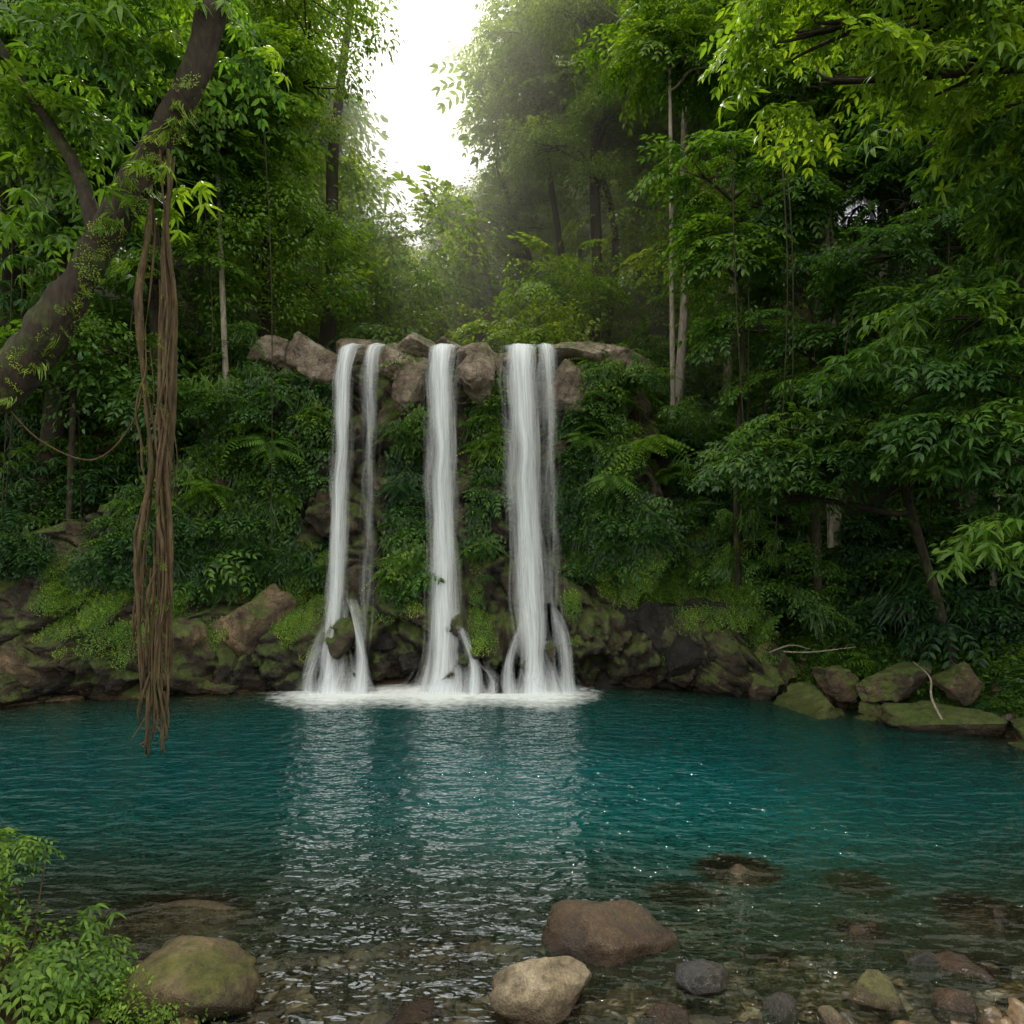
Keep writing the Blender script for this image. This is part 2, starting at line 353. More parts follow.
def fern(lb,nf,L,lw):
    for q in range(nf):
        a=q/nf*6.283+g.uniform(-.25,.25);el=g.uniform(.5,1.);LL=L*g.uniform(.75,1.1)
        prev=None;N=16
        for k in range(N):
            t=k/(N-1);r=LL*t*(math.cos(el)+.2*t);zz=LL*(math.sin(el)*t-1.0*t*t)
            p=np.array([math.cos(a)*r,math.sin(a)*r,zz])
            if prev is not None:
                lb.strip(prev,p,.008*L)
                if k>2:
                    d=unit(p-prev);sdv=unit(np.cross(d,[0,0,1]));l=L*.24*math.sin(math.pi*min(1,t*.85+.15))+.02
                    for sg in(-1,1): lb.leaf(p,sdv*sg+d*.35-np.array([0,0,.25]),(0,0,1),l,lw,.2,g.uniform(0.2,.9))
            prev=p
lb=LB();fern(lb,9,.75,.055);fin(lb,'d_fern')
lb=LB()
for k in range(110):
    p=np.array([g.uniform(0,.16),g.uniform(-.42,.42),g.uniform(-.5,.4)])
    lb.leaf(p,np.array([.45,g.normal()*.5,-.8]),np.array([1,0,.55])+rn(.3),g.uniform(.08,.15),g.uniform(.05,.085),.25,g.uniform(0,1))
fin(lb,'e_creeper_patch')
lb=LB()
for k in range(26):
    p=np.array([g.uniform(0,.15),g.uniform(-.3,.3),g.uniform(-.1,.25)]);
    lb.leaf(p,np.array([.6,g.normal()*.35,-.45]),np.array([1,0,.8])+rn(.2),g.uniform(.35,.6),g.uniform(.03,.05),.45,g.uniform(0,1))
fin(lb,'f_strap_leaves')
lb=LB()
for k in range(9):
    a=k/9*6.283*2.6;e=g.uniform(.3,1.);q=np.array([math.cos(a)*.35,math.sin(a)*.35,.2+.35*e])
    lb.strip((0,0,0),q,.012)
    lb.leaf(q,(math.cos(a),math.sin(a),-.5),(math.cos(a)*.3,math.sin(a)*.3,1),g.uniform(.32,.46),g.uniform(.2,.28),.35,g.uniform(0.2,1))
fin(lb,'g_taro_leaves')
lb=LB()
for k in range(90):
    th=g.uniform(0,6.28);r=.35*math.sqrt(g.uniform(0,1))
    lb.leaf((r*math.cos(th),r*math.sin(th),g.uniform(0,.1)),np.array([math.cos(th),math.sin(th),.4])+rn(.5),np.array([0,0,1])+rn(.4),g.uniform(.04,.08),g.uniform(.03,.05),.3,g.uniform(0,1))
fin(lb,'h_groundcover_tuft')

def scatter_group(name,coll):
    ng=bpy.data.node_groups.new(name,'GeometryNodeTree')
    ng.interface.new_socket('Geometry',in_out='INPUT',socket_type='NodeSocketGeometry')
    ng.interface.new_socket('Geometry',in_out='OUTPUT',socket_type='NodeSocketGeometry')
    N=ng.nodes.new;L=ng.links.new
    gi=N('NodeGroupInput');go=N('NodeGroupOutput');iop=N('GeometryNodeInstanceOnPoints')
    ci=N('GeometryNodeCollectionInfo');ci.inputs[0].default_value=coll;ci.inputs[1].default_value=True;ci.inputs[2].default_value=True
    def na(n,t):
        a=N('GeometryNodeInputNamedAttribute');a.data_type=t;a.inputs[0].default_value=n;return a.outputs[0]
    e=N('FunctionNodeEulerToRotation');L(na('rot','FLOAT_VECTOR'),e.inputs[0])
    L(gi.outputs[0],iop.inputs['Points']);L(ci.outputs[0],iop.inputs['Instance']);iop.inputs['Pick Instance'].default_value=True
    L(na('idx','INT'),iop.inputs['Instance Index']);L(e.outputs[0],iop.inputs['Rotation']);L(na('scl','FLOAT'),iop.inputs['Scale'])
    L(iop.outputs[0],go.inputs[0]);return ng
NG_leaf=scatter_group('leaf_scatter',leafcol)
TOTAL=[0]
def scatter(name,P,R,Sc,I,T,ng,parent=None):
    P=np.asarray(P,float);me=bpy.data.meshes.new(name);me.vertices.add(len(P));me.vertices.foreach_set('co',P.ravel())
    a=me.attributes.new('rot','FLOAT_VECTOR','POINT');a.data.foreach_set('vector',np.asarray(R,float).ravel())
    a=me.attributes.new('scl','FLOAT','POINT');a.data.foreach_set('value',np.asarray(Sc,float))
    a=me.attributes.new('idx','INT','POINT');a.data.foreach_set('value',np.asarray(I,np.int32))
    a=me.attributes.new('tint','FLOAT','POINT');a.data.foreach_set('value',np.asarray(T,float))
    ob=bpy.data.objects.new(name,me);S.collection.objects.link(ob)
    md=ob.modifiers.new('scatter','NODES');md.node_group=ng
    if parent: ob.parent=parent
    TOTAL[0]+=len(P);return ob
class Pts:
    def __init__(s): s.P=[];s.R=[];s.S=[];s.I=[];s.T=[]
    def add(s,P,R,Sc,I,T): s.P.append(P);s.R.append(R);s.S.append(Sc);s.I.append(I);s.T.append(T)
    def make(s,name,parent=None,ng=None):
        return scatter(name,np.concatenate(s.P),np.concatenate(s.R),np.concatenate(s.S),np.concatenate(s.I),np.concatenate(s.T),ng or NG_leaf,parent)
def blob(pt,c,r,n,scale=1.,kinds=(0,1),tint=.35,tv=.1,lo=-.5,fill=.45,droop=(-.1,.6)):
    """leaf sprays through the outer part of an ellipsoid, pointing outwards and drooping"""
    r=np.array(r if hasattr(r,'__len__') else (r,r,r*.7))
    d=rng.normal(size=(n*2,3));d/=np.linalg.norm(d,axis=1)[:,None]
    d=d[d[:,2]>lo][:n];n=len(d)
    rad=rng.uniform(fill,1.0,n)**.6
    P=np.array(c)+d*rad[:,None]*r
    lump=vnoise(P[:,0]*1.3,P[:,1]*1.3,P[:,2]*1.3,3)
    k=lump>-.45;P=P[k];d=d[k];lump=lump[k];n=len(P)
    yaw=np.arctan2(d[:,1],d[:,0])+rng.normal(0,.5,n)
    R=np.stack([rng.normal(0,.3,n),rng.uniform(droop[0],droop[1],n)-.5*np.clip(d[:,2],-1,1)*.6,yaw],1)
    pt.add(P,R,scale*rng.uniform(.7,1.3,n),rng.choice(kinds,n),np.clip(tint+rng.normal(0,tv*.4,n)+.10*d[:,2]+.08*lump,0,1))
# ---------------------------------------------------------------- trees
def tree(name,path,R,blobs,mat=M_bark,kinds=(0,1),tint=.4,scale=1.,dens=26,limbs=True,lo=-.5):
    V=[];F=[];tube(path,R,12,6,.1,int(rng.integers(99)),V,F)
    C=catmull(path,6)
    if limbs:
        for (c,r) in blobs:
            c=np.array(c,float)
            dd=np.linalg.norm(C-c,axis=1)+np.where(C[:,2]>c[2]-.2*r,6,0)+ (C[:,2]<C[0,2]+.35*(C[-1,2]-C[0,2]))*4
            i=int(np.argmin(dd));s=C[i];rr=np.interp(i/len(C),np.linspace(0,1,len(R)),R)
            L=np.linalg.norm(c-s)
            if L<.4: continue
            mid=s*.5+c*.5+np.array([0,0,.12*L])+rng.normal(0,.08*L,3)
            tube([s,s*.75+mid*.25+rng.normal(0,.03*L,3),mid,c],[min(rr*.6,.05+.03*L),.025+.015*L,.015],6,5,.08,3,V,F)
            for q in range(4):
                e=c+rng.normal(0,.45,3)*r
                tube([mid*.5+c*.5,(c+e)/2+rng.normal(0,.1,3)*r,e],[.012+.006*L,.006],4,4,.05,3,V,F)
    ob=mk(name,np.concatenate(V),F,mat)
    pt=Pts()
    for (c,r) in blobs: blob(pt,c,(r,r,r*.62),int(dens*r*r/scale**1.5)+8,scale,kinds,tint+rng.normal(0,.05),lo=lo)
    pt.make('crown',ob);return ob
def cloud(c,R,n,r):
    out=[]
    for k in range(n):
        d=rng.normal(size=3);d/=np.linalg.norm(d);rad=rng.uniform(.35,1)
        out.append((np.array(c)+d*rad*np.array(R),r*rng.uniform(.7,1.25)))
    return out
def gap_ok(c): # opening in the canopy, shaped by view angle from the camera
    t=c[0]/c[1];e=(c[2]-3)/c[1]
    hi_=-.165+(e-.46)*.33+.02*math.sin(e*23)
    if rng.uniform()<.08 and c[1]>22 and t>-.2: return True
    return not(e>.45 and -.275+.015*math.sin(e*17)<t<hi_+.02)
def hz(x,y): return float(H(np.array([x]),np.array([y]))[0])
specs=[
 (-8.2,15.6,11,.44,M_bark,(0,1)),(-6.6,17.5,12,.60,M_bark,(1,)),(-10.5,15.2,12,.36,M_bark,(2,0)),(-5.6,20,12,.78,M_bark,(1,0)),(-9.5,20,14,.62,M_bark,(1,)),(-12.5,17,13,.42,M_bark,(0,)),
 (4.3,18.2,15,.64,M_pale,(1,0)),(7.4,15.8,14,.48,M_pale,(0,1)),(9.6,14.5,12,.36,M_bark,(2,0)),(6.3,20.5,15,.66,M_pale,(1,)),(2.6,23,14,.80,M_bark,(1,)),(10.5,19,16,.52,M_bark,(1,0)),(12.3,13.5,11,.36,M_bark,(2,0)),(14,17,13,.42,M_bark,(0,1)),(-14.5,14,11,.38,M_bark,(0,1)),
]
for (x,y,h,ti,mt,kd) in specs:
    z0=hz(x,y)-.3;lx=rng.uniform(-.8,.8)+(0 if mt is M_pale else (-.06*x));ly=rng.uniform(-.6,.2)
    rr=.11 if mt is M_pale else rng.uniform(.14,.24)
    path=[(x,y,z0),(x+lx*.2+.15,y+ly*.3,z0+h*.3),(x+lx*.5-.1,y+ly*.6,z0+h*.6),(x+lx,y+ly,z0+h)]
    bl=cloud((x+lx,y+ly-.3,z0+h*.86),(2.6,2.4,h*.26),13,1.25)
    if mt is not M_pale: bl+=cloud((x+lx*.5,y-.8,z0+h*.5),(2.2,1.4,h*.25),5,1.0)
    bl=[q for q in bl if gap_ok(q[0])]
    tree('jungle_tree',path,[rr*1.3,rr,rr*.8,rr*.4],bl,mt,kd,ti,1.05,20)
# tall trees, sunlit glow put into their leaf tint, on the right edge of the valley, their crowns reaching over the stream
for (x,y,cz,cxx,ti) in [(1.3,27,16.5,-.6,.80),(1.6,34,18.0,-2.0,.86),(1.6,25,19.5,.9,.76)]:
    z0=hz(x,y)-.3
    bl=[(q,r) for (q,r) in cloud((cxx,y,cz),(2.1,1.6,3.4),14,1.05) if q[0]/q[1]>-.115+((q[2]-3)/q[1]-.5)*.18]
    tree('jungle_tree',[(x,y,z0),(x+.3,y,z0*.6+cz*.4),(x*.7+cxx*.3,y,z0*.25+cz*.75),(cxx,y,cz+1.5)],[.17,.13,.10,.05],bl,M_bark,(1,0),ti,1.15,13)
x,y=4.85,14.6
tree('slender_tree',[(x,y,1.5),(x-.05,y,4.5),(x+.08,y,7.5),(x-.15,y,11)],[.075,.06,.05,.03],cloud((x,y,10.2),(1.3,1.0,1.2),7,.8),M_bark,(0,),.45,.9,26)
for (x,y,z0,zt,mt) in [(3.75,15.9,6,15,M_pale),(7.0,15.0,3,13,M_pale),(8.3,15.2,5,14,M_pale),(-6.4,15.3,6.5,14,M_pale),(-9.3,14.3,3,11.5,M_bark),(-7.7,14.9,4,12,M_bark),(5.9,15.8,5,14,M_bark),(9.3,13.2,2,12,M_pale)]:
    tree('slender_tree',[(x,y,z0),(x+rng.normal(0,.15),y,z0*.6+zt*.4),(x+rng.normal(0,.2),y,z0*.3+zt*.7),(x-.1,y,zt)],[.065,.055,.045,.03],cloud((x,y,zt),(1.3,1.0,1.2),5,.8),mt,(0,),.55,.9,22)
for (bx,by,pts_,ti,kd) in [
  (8.3,12.6,[(5.0,12.6,4.0),(5.7,12.3,4.4),(6.3,12.4,4.9),(4.5,12.8,4.5),(5.4,13,5.1),(6.9,12.6,5.5),(6.1,12.8,6.0),(7.2,12.2,4.3)],.38,(0,2)),
  (9.3,10.6,[(6.3,9.6,4.6),(6.9,9.6,5.4),(7.4,9.8,3.8),(6.5,10,6.4),(7.3,10,7.0),(5.9,10.2,5.5),(7.9,9.6,6.0),(7.0,9.3,4.3),(8,10,8),(7.9,9.8,4.9)],.34,(2,0)),
  (9.9,8.9,[(7.0,9.0,3.0),(7.2,8.9,7.6),(7.5,8.8,8.6),(6.7,9,8.2),(6.2,9.2,9.2),(7.1,9.1,9.8)],.46,(0,2)),
  (10.8,12.8,[(8.0,12.5,6.5),(8.8,12.4,7.5),(7.4,12.6,7.4),(8.6,12.2,5.2),(7.9,12.7,8.8),(9.2,12.4,9.4),(6.8,12.8,8.4)],.28,(0,1)),
  (6.6,14.6,[(5.4,14.4,6.2),(6.2,14.2,7.2),(6.9,14.2,6.4),(5.1,14.6,7.6),(6,14.6,8.6),(7.4,14,8)],.36,(1,0))]:
    z0=hz(bx,by)-.3;m_=np.mean(np.array(pts_),0)
    tree('understorey_tree',[(bx,by,z0),(bx*.8+m_[0]*.2,by,z0*.6+m_[2]*.4),(bx*.4+m_[0]*.6,by*.5+m_[1]*.5,m_[2]+.3),(m_[0],m_[1],m_[2]+1.6)],[.10,.08,.06,.03],[(q,rng.uniform(.55,.85)) for q in pts_],M_bark,kd,ti,.8,42,lo=-.2)
bl=[((4.0,8.2,8.6),.6),((4.6,8.0,9.2),.7),((5.2,8.2,8.7),.7),((5.7,8.2,9.3),.8),((5.0,8.4,9.9),.8),((3.5,8.4,9.3),.5),((3.9,8.4,10),.7),((6.2,8.3,8.3),.6),((4.4,8.6,10.4),.8)]
tree('overhanging_tree',[(11.5,7.6,.6),(10.6,7.8,4.5),(8.6,8.1,8),(6.2,8.2,9.5),(4.2,8.3,9.6)],[.26,.2,.14,.08,.03],bl,M_bark,(0,2),.68,.75,28)
# ---------------------------------------------------------------- forest mass behind
pt=Pts();V=[];F=[]
for k in range(105):
    y=rng.uniform(21,58);x=rng.uniform(-.8,.8)*y
    if abs(x+1.5)<2.2+.03*y and y<34: continue
    z0=hz(x,y);h=rng.uniform(8,15)
    if x>0 : h+=3
    t_=x/y;e_=(z0+h*.85-3)/y
    if e_>.45 and -.275<t_<-.1+(e_-.46)*.36: h=max(4,.44*y+3-z0)
    tube([(x,y,z0-.5),(x+rng.normal()*.4,y,z0+h*.4),(x+rng.normal()*.8,y,z0+h*.75)],[.2,.13,.06],6,4,.05,1,V,F)
    ti=np.clip(.74+rng.normal(0,.12)-.012*abs(x+1),.25,.95)  # backlit glow put into the leaf tint, yellower towards the valley centre
    sc=1.4+y*.02
    for q in range(9):
        c=np.array([x,y,z0+h*.72])+rng.normal(size=3)*np.array([1.8,1.6,h*.2])
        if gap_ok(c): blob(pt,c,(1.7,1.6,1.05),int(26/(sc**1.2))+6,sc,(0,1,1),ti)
for k in range(110):
    y=rng.uniform(18.8,36);x=rng.uniform(-.32,.42)*y
    if abs(x+1.6)<.9: continue
    z0=hz(x,y);r=rng.uniform(.9,1.5);zz=z0+rng.uniform(0,1)**1.2*(1.5+max(0,y-19)*.35+(.9*max(0,x) if x>0 else .3*abs(x)))
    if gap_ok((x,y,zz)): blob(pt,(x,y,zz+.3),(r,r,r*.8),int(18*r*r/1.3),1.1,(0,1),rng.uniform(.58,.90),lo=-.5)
ft=mk('forest',np.concatenate(V),F,M_bark);pt.make('canopy',ft)
# ---------------------------------------------------------------- slope undergrowth
pt=Pts()
cnt=0
while cnt<540:
    if rng.uniform()<.42: x=rng.uniform(-17,-4.6);y=rng.uniform(12.5,22)
    else: x=rng.uniform(1.9,15);y=rng.uniform(8,22)
    s=sdf(np.array([x]),np.array([y]))[0]
    if s<(1.6 if x<5 else 2.0): continue
    if abs(x+1.6)<3.3 : continue
    z0=hz(x,y);r=rng.uniform(.5,1.15)
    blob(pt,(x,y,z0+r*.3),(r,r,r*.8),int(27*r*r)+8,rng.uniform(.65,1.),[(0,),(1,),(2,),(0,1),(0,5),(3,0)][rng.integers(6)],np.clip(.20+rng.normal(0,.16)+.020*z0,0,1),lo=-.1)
    cnt+=1
for (x,z,r) in [(2.2,7.0,.4),(3.2,6.9,.6),(2.9,6.3,.7),(-5.2,6.6,.5),(-6.2,6.8,.7),(-5.0,6.0,.5),(3.7,5.9,.8),(1.9,6.1,.4),(-6.6,6.2,.9),(4.2,4.6,.7),(-.75,7.2,.2),(-2.4,7.2,.2),(-2.5,5.9,.35),(-.7,5.9,.35),(-4.5,6.9,.3),(-6.3,7.7,.5),(2.9,7.6,.4),(4.5,3.6,.6),(5.0,2.7,.6),(4.4,2.9,.5),(5.4,2.0,.5),(5.8,1.8,.5),(4.9,3.4,.6),(5.6,2.8,.7)]:
    yy=float(cliffy(np.array([x]),np.array([min(z,float(top(x))*.9)]))[0])-.1
    blob(pt,(x,yy,z),(r,r*.8,r*.8),int(36*r*r)+6,.6,(0,1,5),.40,lo=-.4)
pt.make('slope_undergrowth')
def infall(x): return ((x>-4.2)&(x<-2.75))|((x>-2.05)&(x<-.85))|((x>-.4)&(x<1.25))
pt=Pts();n=5000
x=rng.uniform(-11,5.3,n);t=rng.uniform(0,1,n);z=1.3+(np.maximum(top(x),1.4)-1.3)*t
nz=vnoise(x*.9,z*.9,0,12)+.35*vnoise(x*2.6,z*2.6,0,13)
low=np.where(x<-5,2.4,2.1)+.5*vnoise(x*.8,0,0,3)
k=(~infall(x))&(z>low)&(nz>-.25)&(z<top(x)*.93);x=x[k];z=z[k]
n=len(x)
y=cliffy(x,z)-.05
pt.add(np.stack([x,y,z],1),np.stack([rng.normal(0,.25,n),rng.normal(.1,.2,n),-math.pi/2+rng.normal(0,.35,n)],1),rng.uniform(.4,.9,n),rng.choice([4,4,4,5,0,3,3],n),np.clip(.34+.24*vnoise(x*.7,z*.7,4,8)+rng.normal(0,.09,n),0,1))
pt.make('cliff_creepers')
pt=Pts();n=4200
x=np.concatenate([rng.uniform(-9.5,-4.2,n//3),rng.uniform(1.4,5.3,n//3),rng.uniform(-4.2,1.4,n//3)]);n=len(x)
z=2.1+rng.normal(0,.42,n)+np.where(x>1.4,-.15*(x-1.4)+.3,0)+.5*vnoise(x*1.3,0,0,6)
k=(~infall(x))&(vnoise(x*1.8,z*1.8,0,21)>-.3)&(z<top(x));x=x[k];z=z[k];n=len(x)
y=cliffy(x,z)-.03
pt.add(np.stack([x,y,z],1),np.stack([rng.normal(.9,.2,n),rng.normal(0,.2,n),rng.normal(0,.2,n)],1),rng.uniform(.25,.6,n),np.full(n,7),np.clip(.62+rng.normal(0,.13,n),0,1))
n=4600;x=rng.uniform(4.4,13,n);y=rng.uniform(8,15,n);s=sdf(x,y);k=(s>.55)&(s<4);x=x[k];y=y[k];n=len(x)
pt.add(np.stack([x,y,H(x,y)+.03],1),np.stack([rng.normal(0,.3,n),rng.normal(0,.3,n),rng.uniform(0,6,n)],1),rng.uniform(.5,1.3,n),rng.choice([7,7,1,3],n),np.clip(.46+rng.normal(0,.12,n),0,1))
pt.make('moss_and_groundcover')
def fernobj(c,sc,ti):
    pt=Pts();n=3
    pt.add(np.array(c)+rng.normal(0,.08,(n,3)),np.stack([rng.normal(.25,.15,n),rng.normal(0,.15,n),rng.uniform(0,6,n)],1),sc*rng.uniform(.8,1.1,n),np.full(n,3),np.full(n,ti));pt.make('fern')
for (x,z,sc,ti) in [(3.1,5.3,1.4,.66),(-5.9,5.6,1.2,.5),(-5.3,5.2,1.,.5),(3.6,4.7,1.2,.5),(2.3,4.4,1.,.5),(-6.6,4.3,1.1,.5),(1.8,5.6,.9,.5)]:
    yy=float(cliffy(np.array([x]),np.array([z]))[0])-.45;fernobj((x,yy,z),sc,ti)
# ---------------------------------------------------------------- leaning foreground tree with hanging vines
V=[];F=[]
tube([(-7.2,3.9,-.1),(-6.5,4.8,1.9),(-5.5,5.6,3.5),(-4.55,6,4.4),(-4.05,6,4.95),(-3.62,6,5.65),(-3.2,6,6.45),(-2.78,6,7.2),(-2.62,6,7.9),(-2.5,6.1,9.5),(-2.1,6.3,11.5)],[.36,.26,.21,.18,.15,.13,.12,.12,.13,.11,.07],20,12,.32,4,V,F)
tube([(-3.62,6,5.65),(-3.9,6.1,6.4),(-4.4,6.1,7.2),(-5,6.1,8.2)],[.08,.06,.04,.02],8,6,.1,5,V,F)
tube([(-2.62,6,7.9),(-3.3,6.2,8.4),(-4.2,6.3,8.7)],[.09,.05,.02],8,6,.1,5,V,F)
lean=mk('leaning_tree',np.concatenate(V),F,M_bark)
pt=Pts()
for c,r,n in [((-3.9,5.9,7.4),.5,22),((-4.3,6,6.7),.45,18),((-3.4,6,7.6),.4,15),((-4.4,6,7.9),.5,22),((-3.0,6.2,8.1),.4,12),((-4.2,6.2,5.9),.28,7),((-2.4,6.2,7.7),.3,6),((-3.0,5.9,6.1),.25,5),((-4.1,6,8.6),.6,18),((-4.9,6,7),.4,12)]:
    blob(pt,c,r,n,.58,(0,2,2),.48,lo=-.8)
pt.make('leaves',lean)
pt=Pts();Cc=catmull([(-4.55,6,4.4),(-4.05,6,4.95),(-3.62,6,5.65),(-3.2,6,6.45),(-2.78,6,7.2)],30);n=len(Cc)
pt.add(Cc+np.stack([rng.normal(0,.07,n),rng.normal(0,.08,n)-.05,rng.normal(-.14,.05,n)],1),np.stack([rng.normal(0,.2,n),rng.uniform(.6,1.3,n),rng.uniform(0,6.28,n)],1),rng.uniform(.10,.30,n),rng.choice([5,7,7],n),rng.uniform(.6,.9,n))
pt.make('hanging_moss',lean)
V=[];F=[]
for i in range(14):
    thick=i<4;x0=[-3.22,-3.04,-3.0,-3.07][i]if thick else (-3.21+rng.normal(0,.03) if i%3==0 else -3.04+rng.normal(0,.05))
    y0=6+rng.normal(0,.04);zt=6.5 if thick else rng.uniform(4.5,6.4);zb=rng.uniform(1.5,1.9) if thick else rng.uniform(1.4,2.6)
    P=[];N=13
    for k in range(N):
        t=k/(N-1);P.append((x0+(.022 if thick else .03)*math.sin(t*14+i*2.1)-.04*t+rng.normal(0,.010),y0+.04*math.cos(t*12+i)+rng.normal(0,.01),zt+(zb-zt)*t))
    r0=[.022,.030,.024,.020][i] if thick else rng.uniform(.006,.013)
    tube(P,[r0*.7,r0,r0*1.1,r0*1.1,r0*.25],8,10,.6,i,V,F)
for i in range(40):
    x0=-3.14+rng.normal(0,.075);zt=rng.uniform(1.5,3.2);zb=zt-rng.uniform(.4,1.2)
    tube([(x0,6,zt),(x0+rng.normal(0,.03),6+rng.normal(0,.04),(zt+zb)/2),(x0+rng.normal(-.02,.05),6+rng.normal(0,.05),max(zb,1.25+rng.uniform(0,.3)))],[.010,.010,.003],5,4,.2,i,V,F)
vn=mk('hanging_vines',np.concatenate(V),F,M_vine)
pt=Pts();n=46;zz=rng.uniform(2.2,6.3,n)
pt.add(np.stack([np.where(rng.uniform(size=n)<.4,-3.22,-3.05)+rng.normal(0,.02,n),6+rng.normal(0,.03,n)-.03,zz],1),np.stack([rng.normal(0,.2,n),rng.uniform(.8,1.4,n),rng.uniform(0,6.28,n)],1),rng.uniform(.06,.15,n),np.full(n,7),rng.uniform(.55,.85,n))
pt.make('vine_moss',vn)
V=[];F=[]
tube([(-4.5,6,4.3),(-4.2,6.1,3.95),(-3.8,6.2,3.8),(-3.4,6.1,4.1),(-3.2,6,4.6)],[.009,.009,.009],5,8,.1,3,V,F)
mk('hanging_vines',np.concatenate(V),F,M_vine)
V=[];F=[]
for i in range(26):
    if i%2: x=rng.uniform(-11,-5);y=rng.uniform(13.6,15.5)
    else: x=rng.uniform(4,9.5);y=rng.uniform(11.8,14.6)
    zt=rng.uniform(7,12);zb=rng.uniform(2.4,5)
    tube([(x,y,zt),(x+rng.normal(0,.15),y,zt*.6+zb*.4),(x+rng.normal(0,.2),y-.1,zb)],[.014,.012,.008],5,5,.1,i,V,F)
mk('lianas',np.concatenate(V),F,M_bark)
V=[];F=[]
for P in [[(7.0,11.0,.1),(6.95,11.3,.5),(7.1,11.6,.8),(7.05,12,1.0)],[(5.2,14,.9),(5.8,13.4,.95),(6.6,13.1,1.1)],[(5.0,14.1,.7),(5.5,13.6,1.05),(5.9,13.5,1.0)]]:
    tube(P,[.018,.015,.006],6,8,.25,3,V,F)
mk('fallen_branches',np.concatenate(V),F,M_pale)
# foreground shrub bottom-left
V=[];F=[];pt=Pts()
for i in range(28):
    bx=rng.uniform(-4.0,-2.85);by=rng.uniform(4.0,4.7);hh=rng.uniform(.35,1.15)*(1.0 if bx<-3.1 else .6)
    e=(bx+rng.normal(0,.10),by+rng.normal(0,.1),hz(bx,by)+hh)
    tube([(bx,by,0),(bx,by,hh*.5),e],[.01,.008,.004],4,3,.05,1,V,F)
    blob(pt,(e[0],e[1],e[2]-.1),(.2,.2,.2),10,.32,(0,0,1,2),.55,lo=-.7)
for i in range(7):
    bx=rng.uniform(-2.9,-1.9);by=rng.uniform(4.1,4.35);blob(pt,(bx,by,.12),(.15,.12,.12),6,.26,(0,1),.55,lo=-.3)
sh=mk('shrub',np.concatenate(V),F,M_vine);pt.make('leaves',sh)
# ---------------------------------------------------------------- pebbles
pebcol=bpy.data.collections.new('pebble_parts')
m,nt=newmat('pebble_stone');b=NB(nt)
t=b.n('ShaderNodeAttribute',attribute_type='INSTANCER',attribute_name='tint').outputs[2]
pos=b.n('ShaderNodeNewGeometry').outputs['Position'];nn=b.noise(pos,25,4,.6)
c=b.ramp(t,[(0,(.02,.018,.016)),(.3,(.065,.044,.028)),(.55,(.13,.085,.046)),(.8,(.20,.14,.08)),(1,(.29,.24,.18))])
c=b.mix(.8,c,b.ramp(nn,[(.3,.4),(.7,1.4)]),'MULTIPLY')
bp=b.n('ShaderNodeBump',i_Strength=.5,i_Distance=.02,i_Height=nn)
p=b.n('ShaderNodeBsdfPrincipled',i_Base_Color=c,i_Roughness=.35,i_Normal=bp.outputs[0]);b.out(p.outputs[0])
for i in range(6):
    o=boulder('pebble',(0,0,0),(1,.75,.5),m,900+i,3,12,0,.12,.42,.8);S.collection.objects.unlink(o);o.name='peb_%d'%i;pebcol.objects.link(o)
NG_peb=scatter_group('pebble_scatter',pebcol)
n=13000;x=rng.uniform(-6,8,n);y=2.5+rng.uniform(0,1,n)**1.2*6.2
s=sdf(x,y);k=(s>-3.4)&(rng.uniform(size=n)<np.clip(1.1+s*.28,0,1))&~((x<-1.4)&(y>5.6));x=x[k];y=y[k];n=len(x)
sz=.025+.15*rng.uniform(0,1,n)**3.0;z=H(x,y)+sz*.1
scatter('pebbles',np.stack([x,y,z],1),np.stack([rng.normal(0,.35,n),rng.normal(0,.35,n),rng.uniform(0,6.28,n)],1),sz,rng.integers(0,6,n),np.clip(rng.normal(.47,.24,n),0,1),NG_peb)
n=900;x=rng.uniform(4.6,9.5,n);y=rng.uniform(9,14.6,n);s=sdf(x,y);k=(s>-.4)&(s<1.6);x=x[k];y=y[k];n=len(x)
sz=.05+.2*rng.uniform(0,1,n)**2
scatter('scree',np.stack([x,y,H(x,y)+sz*.2],1),np.stack([rng.normal(0,.4,n),rng.normal(0,.4,n),rng.uniform(0,6.28,n)],1),sz,rng.integers(0,6,n),np.clip(rng.normal(.35,.2,n),0,1),NG_peb)
# ---------------------------------------------------------------- pool water
wx=np.arange(-15,13,.1);wy=np.arange(2.5,16.6,.08);X,Y=np.meshgrid(wx,wy,indexing='ij');xf=X.ravel();yf=Y.ravel()
dep=-H(xf,yf)
for (c,r) in FG:
    q=1-((xf-c[0])/(r[0]*.95))**2-((yf-c[1])/(r[1]*.95))**2
    rd=np.maximum(0,-(c[2]+r[2]*np.sqrt(np.maximum(q,0))))
    k=sst(0,.25,q);dep=dep*(1-k)+np.minimum(dep,rd)*k
m,nt=newmat('pool_water');b=NB(nt)
pos=b.n('ShaderNodeNewGeometry').outputs['Position']
dp=b.n('ShaderNodeAttribute',attribute_name='depth').outputs[2];fo=b.n('ShaderNodeAttribute',attribute_name='foam').outputs[2]
mp=b.n('ShaderNodeMapping',i_Vector=pos);mp.inputs['Scale'].default_value=(.7,1.25,1)
h=b.math('ADD',b.math('MULTIPLY',b.noise(mp.outputs[0],2.4,2,.5),1.),b.math('MULTIPLY',b.noise(mp.outputs[0],7,2,.5),.5))
bp=b.n('ShaderNodeBump',i_Strength=1.,i_Distance=.26,i_Height=h)
a=b.math('SUBTRACT',1.,b.math('EXPONENT',b.math('MULTIPLY',b.math('MAXIMUM',dp,0.),-1.0)))
